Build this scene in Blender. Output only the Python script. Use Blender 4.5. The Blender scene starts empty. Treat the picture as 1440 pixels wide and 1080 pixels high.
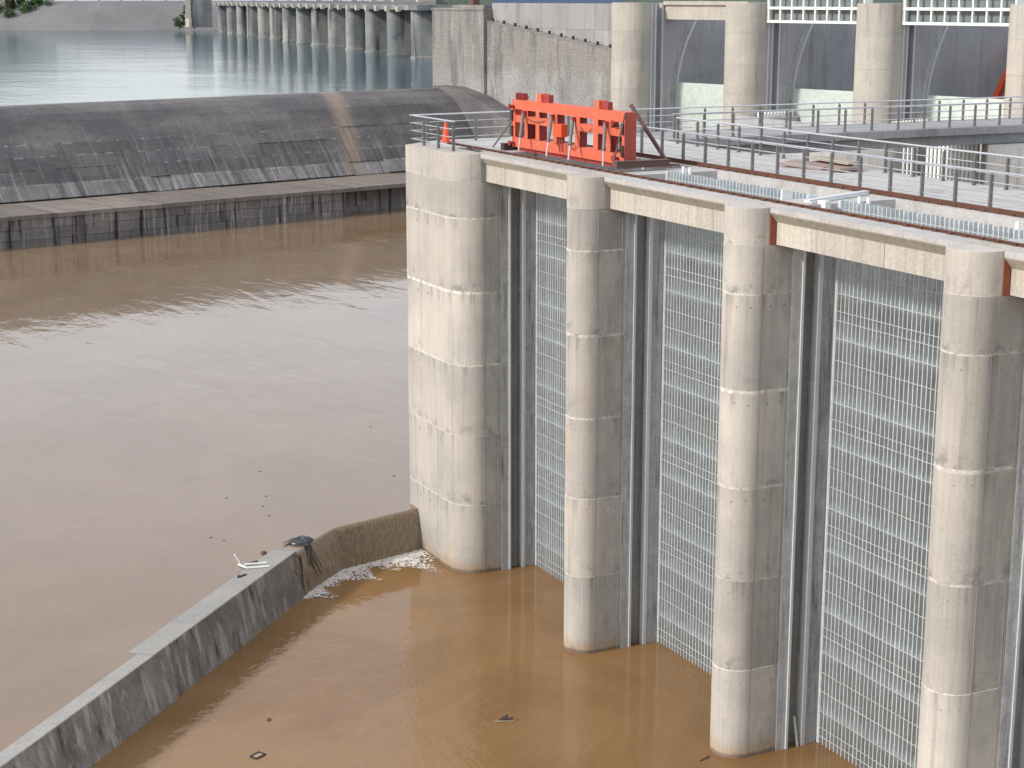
import bpy, math, random
from mathutils import Vector, Matrix
random.seed(7)
R = math.radians
scene = bpy.context.scene
COL = scene.collection
# ------------------------------------------------------------------ camera, sky, sun, exposure
cam_d = bpy.data.cameras.new('camera'); cam_d.sensor_width = 36; cam_d.lens = 60.535
cam_d.clip_end = 8000; cam_d.clip_start = .5
cam = bpy.data.objects.new('camera', cam_d); COL.objects.link(cam)
cam.location = (-29.856, -53.71, 24.0)
cam.rotation_euler = (R(90 - 12.688), 0, R(-26.539))
scene.camera = cam
SUN_EL, SUN_AZ = 30.0, -93.0          # azimuth measured from +Y towards +X: the sun stands beyond the water on the left
w = bpy.data.worlds.new('World'); scene.world = w; w.use_nodes = True
wn = w.node_tree; bg = wn.nodes['Background']
sky = wn.nodes.new('ShaderNodeTexSky'); sky.sky_type = 'NISHITA'; sky.sun_disc = False
sky.sun_elevation = R(SUN_EL); sky.sun_rotation = R(SUN_AZ); sky.altitude = 50
sky.air_density = 1.0; sky.dust_density = 1.2; sky.ozone_density = 1.0
veil = wn.nodes.new('ShaderNodeMix'); veil.data_type = 'RGBA'; veil.inputs[0].default_value = .58      # thin even veil of high cloud
wn.links.new(sky.outputs[0], veil.inputs[6]); veil.inputs[7].default_value = (7.6, 7.6, 7.85, 1)
wn.links.new(veil.outputs[2], bg.inputs[0]); bg.inputs[1].default_value = .15
sd = bpy.data.lights.new('sun', 'SUN'); sd.energy = 2.7; sd.angle = R(5.0); sd.color = (1, .93, .84)
so = bpy.data.objects.new('sun', sd); COL.objects.link(so)
sdir = Vector((math.sin(R(SUN_AZ)) * math.cos(R(SUN_EL)), math.cos(R(SUN_AZ)) * math.cos(R(SUN_EL)), math.sin(R(SUN_EL))))
so.rotation_euler = sdir.to_track_quat('Z', 'Y').to_euler(); so.location = (-60, 0, 90)
vs = scene.view_settings; vs.view_transform = 'Standard'; vs.look = 'None'; vs.gamma = 1; vs.exposure = .25
vs.use_curve_mapping = False

# ------------------------------------------------------------------ object helpers
def link(o, parent=None, label=None, cat=None, group=None, kind=None):
    COL.objects.link(o)
    if parent is not None: o.parent = parent
    if label: o['label'] = label
    if cat: o['category'] = cat
    if group: o['group'] = group
    if kind: o['kind'] = kind
    return o
def empty(name, loc=(0, 0, 0), rz=0, **k):
    o = bpy.data.objects.new(name, None); o.location = loc; o.rotation_euler = (0, 0, rz); o.empty_display_size = .3
    return link(o, **k)
def mk(name, v, f, mat, smooth=30):
    m = bpy.data.meshes.new(name); m.from_pydata([tuple(p) for p in v], [], f); m.update()
    if mat: m.materials.append(mat)
    if smooth:
        m.polygons.foreach_set('use_smooth', [True] * len(m.polygons)); m.set_sharp_from_angle(angle=R(smooth))
    return m
def ob(name, mesh, parent=None, loc=(0, 0, 0), rot=(0, 0, 0), scale=None, **k):
    o = bpy.data.objects.new(name, mesh); o.location = loc; o.rotation_euler = rot
    if scale: o.scale = scale
    return link(o, parent, **k)
class MB:
    """collects simple solids into one mesh"""
    def __init__(s): s.v = []; s.f = []
    def add(s, v, f):
        b = len(s.v); s.v += [tuple(p) for p in v]; s.f += [[i + b for i in q] for q in f]; return s
    def box(s, x0, x1, y0, y1, z0, z1):
        v = [(x, y, z) for z in (z0, z1) for y in (y0, y1) for x in (x0, x1)]
        return s.add(v, [(0, 2, 3, 1), (4, 5, 7, 6), (0, 1, 5, 4), (2, 6, 7, 3), (0, 4, 6, 2), (1, 3, 7, 5)])
    def bar(s, a, b, wx, wy, up=(0, 0, 1)):
        a, b = Vector(a), Vector(b); d = (b - a).normalized(); u = Vector(up)
        if abs(d.dot(u)) > .98: u = Vector((1, 0, 0))
        r = d.cross(u).normalized(); u = r.cross(d)
        v = [p + r * (sx * wx / 2) + u * (sy * wy / 2) for p in (a, b) for sx, sy in ((-1, -1), (1, -1), (1, 1), (-1, 1))]
        return s.add(v, [(3, 2, 1, 0), (4, 5, 6, 7), (0, 1, 5, 4), (1, 2, 6, 5), (2, 3, 7, 6), (3, 0, 4, 7)])
    def tube(s, a, b, r, n=10, r2=None):
        a, b = Vector(a), Vector(b); d = (b - a).normalized(); u = Vector((0, 0, 1)) if abs(d.z) < .9 else Vector((1, 0, 0))
        x = d.cross(u).normalized(); y = x.cross(d); r2 = r if r2 is None else r2
        v = []
        for p, q in ((a, r), (b, r2)):
            v += [p + x * (q * math.cos(t * 2 * math.pi / n)) + y * (q * math.sin(t * 2 * math.pi / n)) for t in range(n)]
        f = [(i, (i + 1) % n, n + (i + 1) % n, n + i) for i in range(n)]
        return s.add(v, [tuple(reversed(range(n))), tuple(range(n, 2 * n))] + [tuple(reversed(q)) for q in f][::1])
    def prism(s, poly, z0, z1, bev=0):
        n = len(poly)
        if bev:
            i = offset(poly, -bev)
            rings = [(i, z0), (poly, z0 + bev), (poly, z1 - bev), (i, z1)]
        else: rings = [(poly, z0), (poly, z1)]
        v = [(x, y, z) for pl, z in rings for x, y in pl]; f = []
        for k in range(len(rings) - 1):
            f += [(k * n + j, k * n + (j + 1) % n, (k + 1) * n + (j + 1) % n, (k + 1) * n + j) for j in range(n)]
        f += [tuple(reversed(range(n))), tuple(range((len(rings) - 1) * n, len(rings) * n))]
        return s.add(v, f)
    def extr(s, prof, a, b, axis='y'):
        """profile of (p, z) extruded along y (p = x) or along x (p = y)"""
        n = len(prof)
        if axis == 'y': v = [(p, t, z) for t in (a, b) for p, z in prof]
        else: v = [(t, p, z) for t in (a, b) for p, z in prof]
        f = [(j, (j + 1) % n, n + (j + 1) % n, n + j) for j in range(n)] + [tuple(reversed(range(n))), tuple(range(n, 2 * n))]
        return s.add(v, f)
    def mesh(s, name, mat, smooth=30):
        m = mk(name, s.v, s.f, mat, 0)
        import bmesh
        bm = bmesh.new(); bm.from_mesh(m); bmesh.ops.recalc_face_normals(bm, faces=bm.faces); bm.to_mesh(m); bm.free()
        if smooth:
            m.polygons.foreach_set('use_smooth', [True] * len(m.polygons)); m.set_sharp_from_angle(angle=R(smooth))
        return m
    def ob(s, name, mat, parent=None, smooth=30, **k): return ob(name, s.mesh(name, mat, smooth), parent, **k)
def offset(poly, d):
    n = len(poly); out = []
    for i in range(n):
        (x0, y0), (x1, y1), (x2, y2) = poly[i - 1], poly[i], poly[(i + 1) % n]
        e1 = Vector((x1 - x0, y1 - y0)); e2 = Vector((x2 - x1, y2 - y1))
        if e1.length < 1e-6 or e2.length < 1e-6: out.append((x1, y1)); continue
        n1 = Vector((e1.y, -e1.x)).normalized(); n2 = Vector((e2.y, -e2.x)).normalized()
        m = n1 + n2
        if m.length < 1e-3: out.append((x1, y1)); continue
        m /= max(.4, m.length_squared / 2); out.append((x1 + m.x * d, y1 + m.y * d))
    return out
def copy_tree(o, parent=None):
    c = o.copy(); COL.objects.link(c); c.parent = parent
    for ch in list(o.children): copy_tree(ch, c)
    return c

# ------------------------------------------------------------------ material helpers
class G:
    def __init__(s, name):
        s.m = bpy.data.materials.new(name); s.m.use_nodes = True; s.t = s.m.node_tree
        s.b = s.t.nodes['Principled BSDF']; s.out = s.t.nodes['Material Output']; s._pos = None
    def n(s, typ, **props):
        x = s.t.nodes.new(typ)
        for k, v in props.items(): setattr(x, k, v)
        return x
    def l(s, a, b): s.t.links.new(a, b)
    def put(s, sock, v):
        if hasattr(v, 'is_linked') or hasattr(v, 'links'): s.l(v, sock)
        else: sock.default_value = v
    def pos(s): return s.n('ShaderNodeNewGeometry').outputs['Position']
    def obj(s): return s.n('ShaderNodeTexCoord').outputs['Object']
    def map(s, vec, scale=(1, 1, 1), rot=(0, 0, 0), loc=(0, 0, 0)):
        m = s.n('ShaderNodeMapping'); s.l(vec, m.inputs[0]); m.inputs['Scale'].default_value = scale
        m.inputs['Rotation'].default_value = rot; m.inputs['Location'].default_value = loc; return m.outputs[0]
    def noise(s, vec, scale, detail=5, rough=.55, dist=0):
        x = s.n('ShaderNodeTexNoise'); s.l(vec, x.inputs['Vector']); x.inputs['Scale'].default_value = scale
        x.inputs['Detail'].default_value = detail; x.inputs['Roughness'].default_value = rough; x.inputs['Distortion'].default_value = dist
        return x.outputs['Fac']
    def ramp(s, v, a, b, x=0., y=1.):
        r = s.n('ShaderNodeMapRange'); r.clamp = True; r.interpolation_type = 'SMOOTHSTEP'
        s.put(r.inputs[0], v); r.inputs[1].default_value = a; r.inputs[2].default_value = b
        r.inputs[3].default_value = x; r.inputs[4].default_value = y; return r.outputs[0]
    def math(s, op, a, b=0., c=None):
        m = s.n('ShaderNodeMath', operation=op); s.put(m.inputs[0], a); s.put(m.inputs[1], b)
        if c is not None: s.put(m.inputs[2], c)
        return m.outputs[0]
    def mix(s, f, a, b, mode='MIX'):
        m = s.n('ShaderNodeMix', data_type='RGBA', blend_type=mode); s.put(m.inputs[0], f)
        s.put(m.inputs[6], a if not isinstance(a, tuple) else (*a, 1)); s.put(m.inputs[7], b if not isinstance(b, tuple) else (*b, 1))
        return m.outputs[2]
    def sep(s, vec):
        x = s.n('ShaderNodeSeparateXYZ'); s.l(vec, x.inputs[0]); return x.outputs
    def rand(s): return s.n('ShaderNodeObjectInfo').outputs['Random']
    def gray(s, v):
        c = s.n('ShaderNodeCombineColor')
        for i in range(3): s.l(v, c.inputs[i])
        return c.outputs[0]
    def bump(s, h, strength=.3, dist=.02, normal=None):
        b = s.n('ShaderNodeBump'); s.l(h, b.inputs['Height']); b.inputs['Strength'].default_value = strength
        b.inputs['Distance'].default_value = dist
        if normal is not None: s.l(normal, b.inputs['Normal'])
        s.l(b.outputs[0], s.b.inputs['Normal']); return b.outputs[0]
    def fin(s, col=None, rough=.8, metal=0, spec=.3):
        if col is not None: s.put(s.b.inputs['Base Color'], col if not isinstance(col, tuple) else (*col, 1))
        s.put(s.b.inputs['Roughness'], rough); s.put(s.b.inputs['Metallic'], metal)
        s.b.inputs['Specular IOR Level'].default_value = spec
        return s.m

def concrete(name, c1, c2, stain, big=.3, amt=.6, st_scale=2.2, lines=.12, rough=.88, world=True, var=.12, bump=.35, pale=None):
    g = G(name); p = g.pos() if world else g.obj()
    a = g.ramp(g.noise(p, big, 6, .6), .32, .68)
    st = g.noise(g.map(p, (1, 1, .07)), st_scale, 5, .6)
    fine = g.noise(p, 9, 5, .72)
    ln = g.noise(g.map(p, (1, 1, .015)), 9, 2, .5)
    c = g.mix(a, c1, c2)
    c = g.mix(g.math('MULTIPLY', g.ramp(st, .52, .75), amt), c, stain)
    if pale: c = g.mix(g.math('MULTIPLY', g.ramp(g.noise(g.map(p, (1, 1, .05), loc=(5, 9, 2)), st_scale * 1.2, 4, .6), .52, .64), .7), c, pale)
    blot = g.ramp(g.noise(p, big * 4.3, 5, .65, .6), .58, .74)
    c = g.mix(g.math('MULTIPLY', blot, amt * .45), c, stain)
    c = g.mix(1., c, g.gray(g.ramp(fine, .25, .75, .82, 1.1)), 'MULTIPLY')
    c = g.mix(1., c, g.gray(g.ramp(ln, .3, .7, 1 - lines, 1 + lines * .5)), 'MULTIPLY')
    c = g.mix(1., c, g.gray(g.ramp(g.rand(), 0, 1, 1 - var, 1 + var * .4)), 'MULTIPLY')
    h = g.math('ADD', g.math('MULTIPLY', fine, .5), g.math('MULTIPLY', ln, .8))
    g.bump(h, bump, .015)
    return g.fin(c, rough)

def pier_concrete():
    g = G('pier_concrete'); p = g.pos(); o = g.obj(); oz = g.sep(o)[2]; wz = g.sep(p)[2]
    off = g.n('ShaderNodeVectorMath', operation='ADD'); g.l(p, off.inputs[0])
    rr = g.rand(); cb = g.n('ShaderNodeCombineXYZ')
    for i in range(3): g.l(g.math('MULTIPLY', rr, 37. + 11 * i), cb.inputs[i])
    g.l(cb.outputs[0], off.inputs[1]); q = off.outputs[0]
    a = g.ramp(g.noise(q, .33, 6, .6), .35, .68)
    c = g.mix(a, (.51, .478, .435), (.405, .385, .36))
    st = g.noise(g.map(q, (1, 1, .05)), 3.2, 5, .62)
    c = g.mix(g.math('MULTIPLY', g.ramp(st, .54, .74), .55), c, (.235, .215, .195))
    warm = g.ramp(g.noise(g.map(q, (1, 1, .3)), .9, 4, .6), .55, .75)
    c = g.mix(g.math('MULTIPLY', warm, .35), c, (.52, .40, .29))
    # dark damp stain hanging above / below the pour joints
    nz = g.noise(q, 1.7, 5, .65)
    up_ = g.math('MULTIPLY', g.ramp(oz, 0.0, .75, 1, 0), g.ramp(nz, .50, .68))
    c = g.mix(g.math('MULTIPLY', up_, .62), c, (.15, .14, .13))
    dn = g.math('MULTIPLY', g.ramp(oz, 2.25, 3.0, 0, 1), g.ramp(st, .47, .64))
    c = g.mix(g.math('MULTIPLY', dn, .5), c, (.22, .205, .19))
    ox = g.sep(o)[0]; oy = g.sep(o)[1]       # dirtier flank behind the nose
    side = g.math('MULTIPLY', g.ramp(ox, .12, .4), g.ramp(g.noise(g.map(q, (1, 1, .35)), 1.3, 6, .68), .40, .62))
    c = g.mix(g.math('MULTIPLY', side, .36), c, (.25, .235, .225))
    # lime at the joint
    nl = g.noise(q, 5, 4, .7)
    e = g.math('ADD', g.ramp(oz, .0, .05, 1, 0), g.ramp(oz, 2.96, 3.01, 0, 1))
    c = g.mix(g.math('MULTIPLY', g.math('MULTIPLY', e, g.ramp(nl, .38, .55)), .8), c, (.72, .69, .64))
    lr = g.ramp(g.noise(g.map(q, (1, 1, .04)), 7, 3, .5), .68, .76)
    c = g.mix(g.math('MULTIPLY', lr, .28), c, (.70, .67, .62))
    # mud line at the water
    c = g.mix(g.math('MULTIPLY', g.ramp(g.math('ADD', wz, g.math('MULTIPLY', nz, -.5)), -.1, .45, 1, 0), .55), c, (.40, .27, .15))
    c = g.mix(g.math('MULTIPLY', g.ramp(g.math('ADD', wz, g.math('MULTIPLY', nz, -.18)), -.02, .10, 1, 0), .75), c, (.13, .092, .06))
    fine = g.noise(p, 10, 5, .72); ln = g.noise(g.map(p, (1, 1, .012)), 10, 2, .5)
    c = g.mix(1., c, g.gray(g.ramp(fine, .25, .75, .91, 1.06)), 'MULTIPLY')
    c = g.mix(1., c, g.gray(g.ramp(ln, .3, .7, .95, 1.03)), 'MULTIPLY')
    c = g.mix(1., c, g.gray(g.ramp(rr, 0, 1, .86, 1.06)), 'MULTIPLY')
    g.bump(g.math('ADD', g.math('MULTIPLY', fine, .5), g.math('MULTIPLY', ln, .5)), .35, .015)
    return g.fin(c, .86)

def paint(name, col, dirt=(.2, .12, .08), amt=.3, rough=.5, metal=0, scale=3, spec=.4):
    g = G(name); p = g.pos()
    a = g.ramp(g.noise(p, scale, 6, .65), .5, .75); f = g.noise(p, scale * 6, 5, .6)
    c = g.mix(g.math('MULTIPLY', a, amt), col, dirt)
    c = g.mix(1., c, g.gray(g.ramp(f, .3, .7, .88, 1.08)), 'MULTIPLY')
    c = g.mix(1., c, g.gray(g.ramp(g.rand(), 0, 1, .9, 1.05)), 'MULTIPLY')
    g.bump(f, .12, .01)
    return g.fin(c, rough, metal, spec)

def water(name, c1, c2, waves, rough=.04, spec=.5, ior=1.33, calm=None):
    """opaque silty water: (scale, stretch xy, weight) waves give the relief"""
    g = G(name); p = g.pos()
    a = g.ramp(g.noise(p, .09, 5, .6, 1.2), .38, .62)
    c = g.mix(a, c1, c2); h = None
    for sc, st, rot, wt in waves:
        n_ = g.math('MULTIPLY', g.noise(g.map(p, (st[0], st[1], 1), (0, 0, R(rot))), sc, 3, .5, .4), wt)
        h = n_ if h is None else g.math('ADD', h, n_)
    mod = g.ramp(g.noise(p, .035, 3, .5), .3, .7, .45, 1.15)
    if calm: mod = g.math('MULTIPLY', mod, g.ramp(g.sep(p)[0], calm[0], calm[1], 1, calm[2]))
    g.bump(g.math('MULTIPLY', h, mod), 1., 1.)
    m = g.fin(c, rough, 0, spec); g.b.inputs['IOR'].default_value = ior; return m

M = {}
M['pier'] = pier_concrete()
M['beam'] = concrete('beam_concrete', (.55, .51, .45), (.47, .44, .395), (.28, .25, .21), .5, .45, 2.5, .1)
M['haunch'] = concrete('haunch_concrete', (.47, .44, .38), (.40, .375, .33), (.26, .235, .20), .6, .5, 2.5, .08)  # beam concrete darkened: shade of the undercut slope is in the colour
M['deck'] = concrete('deck_concrete', (.50, .49, .475), (.44, .43, .42), (.31, .29, .27), .45, .75, 1.0, .03, var=.06)
M['guide2'] = concrete('second_pour_concrete', (.52, .535, .54), (.40, .41, .415), (.12, .125, .13), 1.8, .9, 5, .1)
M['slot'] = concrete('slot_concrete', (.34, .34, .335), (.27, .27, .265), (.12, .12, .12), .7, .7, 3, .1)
M['galv'] = paint('galvanised_steel', (.63, .655, .665), (.50, .52, .53), .5, .45, .1)
M['rack'] = paint('rack_steel', (.62, .675, .69), (.53, .58, .59), .6, .45, .12, .7)
M['rod'] = paint('rack_rod_steel', (.50, .53, .54), (.40, .42, .42), .4, .45, .1)
M['rust'] = paint('rusty_steel', (.125, .058, .040), (.24, .085, .04), .5, .85, 0, 1.2)
M['rustl'] = paint('rust_stain', (.21, .11, .07), (.40, .35, .30), .95, .9, 0, 3)
M['post'] = paint('railing_post_steel', (.19, .185, .185), (.11, .10, .10), .4, .5, .3)
M['rail'] = paint('polished_rail_steel', (.68, .69, .70), (.5, .5, .5), .3, .25, .75)
M['red'] = paint('red_oxide_paint', (.62, .125, .068), (.46, .19, .12), .75, .6, 0, 1.6)
M['red2'] = paint('shade_darkened_red_paint', (.30, .042, .036), (.20, .045, .04), .6, .6, 0, 2)  # gate red darkened for shade on the webs; small fittings share it
M['red_end'] = paint('shaded_end_red_paint', (.40, .075, .055), (.28, .07, .055), .6, .6, 0, 1.5)  # the gate's red with the shade of its end put into the colour
M['orange'] = paint('orange_paint', (.85, .10, .03), (.6, .1, .05), .3, .5)
M['brick'] = paint('orange_filler_board', (.30, .095, .05), (.20, .075, .05), .7, .85, 0, 2)
M['black'] = paint('dark_steel', (.055, .045, .04), (.10, .06, .04), .6, .7, .2)
M['brown'] = paint('brown_primer_steel', (.13, .075, .065), (.08, .05, .045), .5, .65)
M['white'] = paint('white_paint', (.80, .83, .80), (.6, .63, .6), .35, .45)
M['pale'] = paint('pale_green_gate_paint', (.54, .60, .57), (.50, .56, .53), .12, .5, 0, .3)
M['teal'] = paint('grey_green_gate_plate', (.17, .20, .205), (.11, .13, .135), .6, .6, 0, .5)
M['wood'] = paint('plywood', (.36, .31, .22), (.26, .19, .14), .6, .8)
M['wood2'] = paint('pink_formwork_board', (.30, .225, .20), (.20, .15, .13), .6, .8)
M['dam'] = None
M['dark'] = concrete('bay_concrete', (.46, .465, .48), (.37, .375, .39), (.22, .225, .235), .2, .7, 1.0, .1)
M['sluice'] = concrete('sluice_pier_concrete', (.50, .47, .42), (.42, .40, .365), (.24, .23, .215), .3, .7, 1.2, .08, var=.05)
M['newwall'] = concrete('new_wall_concrete', (.36, .36, .355), (.29, .295, .30), (.18, .18, .185), .2, .6, .9, .12)
M['old'] = concrete('old_pier_concrete', (.35, .345, .325), (.19, .205, .22), (.055, .065, .08), .16, 1.4, .6, .1)  # blue-black stain also carries the shade on the pier sides
M['guidewall'] = concrete('guide_wall_concrete', (.30, .275, .25), (.20, .178, .158), (.085, .068, .054), .5, 1.2, 1.7, .1, pale=(.46, .44, .41))
M['walltop'] = concrete('guide_wall_top', (.37, .36, .34), (.32, .315, .30), (.28, .265, .24), .5, .5, 1, .03)
M['black_plastic'] = paint('black_plastic', (.025, .026, .03), (.06, .055, .05), .5, .25)
M['foam'] = paint('white_foam', (.80, .76, .71), (.62, .52, .42), .6, .6)
M['soil'] = concrete('river_bed', (.16, .11, .07), (.12, .085, .055), (.08, .06, .04), .02, .5, .1, .02)

# ------------------------------------------------------------------ the setting: ground and waters
H = 17.80; S = 10.125; PR = .763; YP = {1: S, 2: 0., 3: -S, 4: -2 * S}
ZW = 1.80
def sheet(name, pts, z, mat, n=None, **k):
    return ob(name, mk(name, [(x, y, z) for x, y in pts], [list(range(len(pts)))], mat, 0), kind='structure', **k)
sheet('ground', [(-4000, -3000), (4000, -3000), (4000, 5000), (-4000, 5000)], -4, M['soil'])
# dam frame: t along the dam, p away from the camera
DA = Vector((-2.46, 103.89)); DANG = math.atan2(.2363, .9717)
def dw(t, p, z=0): return Vector((DA.x + .9717 * t - .2363 * p, DA.y + .2363 * t + .9717 * p, z))
W = [(-60., -44.2), (-16.0, 1.75), (-8.2, 9.95), (-7.02, 11.15), (-5.2, 12.78), (-.80, 13.92)]   # top front edge of the guide wall
M['river'] = water('silty_river_water', (.236, .164, .102), (.210, .146, .09),
                   [(1.0, (1, .3), 24, .030), (.30, (1, .4), 8, .075), (3.6, (1, .5), -15, .0045)], .05, ior=1.46)
M['pool'] = water('silty_pool_water', (.265, .153, .068), (.215, .120, .05),
                  [(2.4, (1, .6), 35, .030), (.6, (1, .8), 0, .040), (6.5, (1, .6), 50, .0075)], .05, calm=(-9, -1.5, .28))
M['reservoir'] = water('reservoir_water', (.030, .085, .115), (.034, .088, .115),
                       [(.6, (1, .3), 20, .034), (.10, (1, .3), 25, .06), (2.2, (1, .5), 0, .006)], .10)
a, b = dw(-200, 4), dw(66.5, 4); e_ = dw(66.5, -200)
sheet('river_water', [(-400, -300), (-60, -300)] + W + [(-.7, 13.95), (2.0, 15.5), (10.0, 15.5), (10.0, -80), (e_.x, -80), (e_.x, e_.y), (b.x, b.y), (a.x, a.y)], ZW, M['river'])
sheet('pool_water', [(-61, -300), (60, -300), (60, -40), (5.5, -40), (5.5, 14.5), (-1, 14.5), (-5, 13.5), (-8, 10.5), (-16, 2.3), (-61, -44)], 0, M['pool'])
a, b, c_, d_ = dw(-600, 19.5), dw(66.4, 19.5), dw(66.4, 23), dw(400, 23)
sheet('reservoir_water', [(a.x, a.y), (b.x, b.y), (c_.x, c_.y), (d_.x, d_.y), (400, 700), (-700, 700)], 13.0, M['reservoir'])

# ------------------------------------------------------------------ intake piers
def nose(r, x_end, n=28, extra=None):
    pts = [(r * math.cos(R(90 + 180 * i / n)), r * math.sin(R(90 + 180 * i / n))) for i in range(n + 1)]  # +y side round to -y side
    return pts
SL0, SL1, RK = 1.56, 2.12, 2.72
def pier_poly(full=True):
    pts = nose(PR, 0)
    if full == 'nose': return pts + [(.455, -PR), (.455, PR)]
    side = [(1.12, -PR), (SL0, -PR), (SL0, -PR + .34), (SL1, -PR + .34), (SL1, -PR), (2.5, -PR), (4.94, -PR)]
    return pts + side + [(x, -y) for x, y in reversed(side)]
def pier1_poly(full=True):
    # wide end pier in coordinates relative to (0, S): quarter-round corner then a long straight face
    n = 16; pts = [(-.78, 4.62), (-.80, .55)]
    for i in range(1, n + 1):
        a_ = R(90 * i / n); pts.append((-.80 + 1.15 * (1 - math.cos(a_)), -PR + (.55 + PR) * (1 - math.sin(a_))))
    if full == 'nose': return pts + [(.455, -PR), (.455, 5.55)]
    side = [(1.12, -PR), (SL0, -PR), (SL0, -PR + .34), (SL1, -PR + .34), (SL1, -PR), (2.5, -PR), (4.94, -PR)]
    return pts + side + [(4.94, 6.1), (1.3, 6.1)]
ZJ = [-3.6, 3.01, 6.01, 9.06, 12.15, 15.18, 16.65]
LAB = {1: 'wide end pier with rounded corner carrying the small railing, beside the overflowing weir',
       2: 'round-nosed concrete pier right in front of the red steel gate',
       3: 'round-nosed concrete pier with orange filler board, in the middle of the water pool',
       4: 'round-nosed concrete pier with orange filler board at the right edge'}
for k in (1, 2, 3, 4):
    root = empty('intake_pier', (0, YP[k], 0), label=LAB[k], cat='pier', group='intake piers')
    pf = pier1_poly if k == 1 else pier_poly
    for i in range(len(ZJ) - 1):
        z0, z1 = ZJ[i], ZJ[i + 1]
        poly = offset(pf(), random.uniform(-.010, .004))
        b0 = 0 if i else 3.6 - 0.02
        base = z0 if i else 0.0
        MB().prism(poly, z0 - base, z1 - base, .014).ob('concrete_lift', M['pier'], root, loc=(0, 0, base))
    MB().prism(offset(pf('nose'), -.004), 0, H - 16.652, .012).ob('concrete_lift', M['pier'], root, loc=(0, 0, 16.652))
    # second pour strips, steel guides, filler board or painted shade strip
    for sy in ((-1, 1) if k > 1 else (-1,)):
        for x0, x1, nm in ((1.13, SL0 - .075, 'second_pour_strip'), (SL1 + .13, RK - .02, 'second_pour_strip')):
            y = sy * PR
            MB().box(x0, x1, min(y, y + sy * .012), max(y, y + sy * .012), -3, 16.6).ob(nm, M['guide2'], root)
        for x0, x1, o_ in ((SL0 - .075, SL0 + .012, .06), (SL1 - .012, SL1 + .13, .06)):
            y = sy * PR
            MB().box(x0, x1, min(y - sy * .2, y + sy * o_), max(y - sy * .2, y + sy * o_), -3, 16.6).ob('steel_guide', M['galv'], root)
        MB().box(SL0 + .02, SL1 - .02, min(sy * (PR - .33), sy * (PR - .31)), max(sy * (PR - .33), sy * (PR - .31)), -3, 16.6).ob('slot_lining', M['slot'], root)
    bd = MB()
    y1 = -PR - .03
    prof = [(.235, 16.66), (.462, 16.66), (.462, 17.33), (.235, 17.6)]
    bd.extr(prof, -PR + .002, -PR - .016).ob('board_or_shade_strip', M['brick'] if k > 2 else M['slot'], root,  # grey strips on the first two piers paint the shade under the slab
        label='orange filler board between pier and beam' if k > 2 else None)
    for x in ((.02, 1.0) if k > 1 else (.36, 1.0)):
        MB().box(x, x + .012, -PR - .006, -PR + .01, -3, 16.6).ob('form_seam', M['slot'], root)
    th = MB()
    for z in ZJ[1:-1]:
        for a_, dz in ((-148, -.42), (-114, -.42)):
            if k == 1: continue
            c_, s_ = math.cos(R(a_)), math.sin(R(a_)); zz = z + dz + random.uniform(-.05, .05)
            th.tube((PR * c_ * .97, PR * s_ * .97, zz), (PR * c_ * 1.006, PR * s_ * 1.006, zz), .028, 8)
        for x in (.35, .85):
            zz = z - .45 + random.uniform(-.06, .06); th.tube((x, -PR + .03, zz), (x, -PR - .005, zz), .035, 8)
        if k == 1:
            for y in (1.2, 2.3, 3.4): th.tube((-.77, y, z - .45), (-.806, y, z - .45), .035, 8)
    th.ob('tie_holes', M['slot'], root, kind='stuff')

# steel flat leaning in the slot of the third pier
tp = MB().bar((2.02, -S - PR - .02, -.3), (1.86, -S - PR + .05, 1.05), .10, .03).ob('loose_steel_flat', M['white'],
     label='pale flat bar leaning in the slot of the middle pier at the water', cat='steel bar')

# ------------------------------------------------------------------ precast beams between the piers
BY = [(S - .0, 0., 'concrete deck beam under the red steel gate'),
      (0., -S, 'concrete deck beam spanning the middle rack, right of the red gate'),
      (-S, -2 * S, 'concrete deck beam over the nearest wide rack'),
      (-2 * S, -3 * S - .8, 'concrete deck beam running out at the right edge')]
for y1, y0, lab in BY:
    root = empty('deck_beam', (0, y1, 16.65), label=lab, cat='beam', group='deck beams')
    L = y1 - y0
    ya, yb = -PR - .025, -(L - PR - .025)
    if y1 == S: ya = -PR - .025
    z0 = .012
    n_ = 5; cuts = [ya + (yb - ya) * i / n_ for i in range(n_ + 1)]
    for i in range(n_):      # board-marked face panels
        o_ = random.uniform(-.006, .006)
        MB().box(.47 + o_, 1.30, cuts[i + 1] + .006, cuts[i] - .006, z0, .69).ob('face_panel', M['beam'], root)
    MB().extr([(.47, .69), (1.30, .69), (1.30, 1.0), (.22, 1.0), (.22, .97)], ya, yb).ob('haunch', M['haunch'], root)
    MB().box(.205, 1.45, yb, ya, 1.0, 1.148).ob('slab_edge', M['deck'], root)
    MB().box(.56, 1.62, ya, 0 + .0 - .004, z0, 1.147).ob('bearing_end', M['beam'], root)
    MB().box(.56, 1.62, -L + .004, yb, z0, 1.147).ob('bearing_end', M['beam'], root)

# ------------------------------------------------------------------ deck and its walls (setting)
dk = empty('deck', kind='structure')
DY0, DY1 = -34., 16.35
MB().box(4.96, 10.35, DY0, DY1, H - .45, H).ob('deck_slab', M['deck'], dk)
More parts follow.
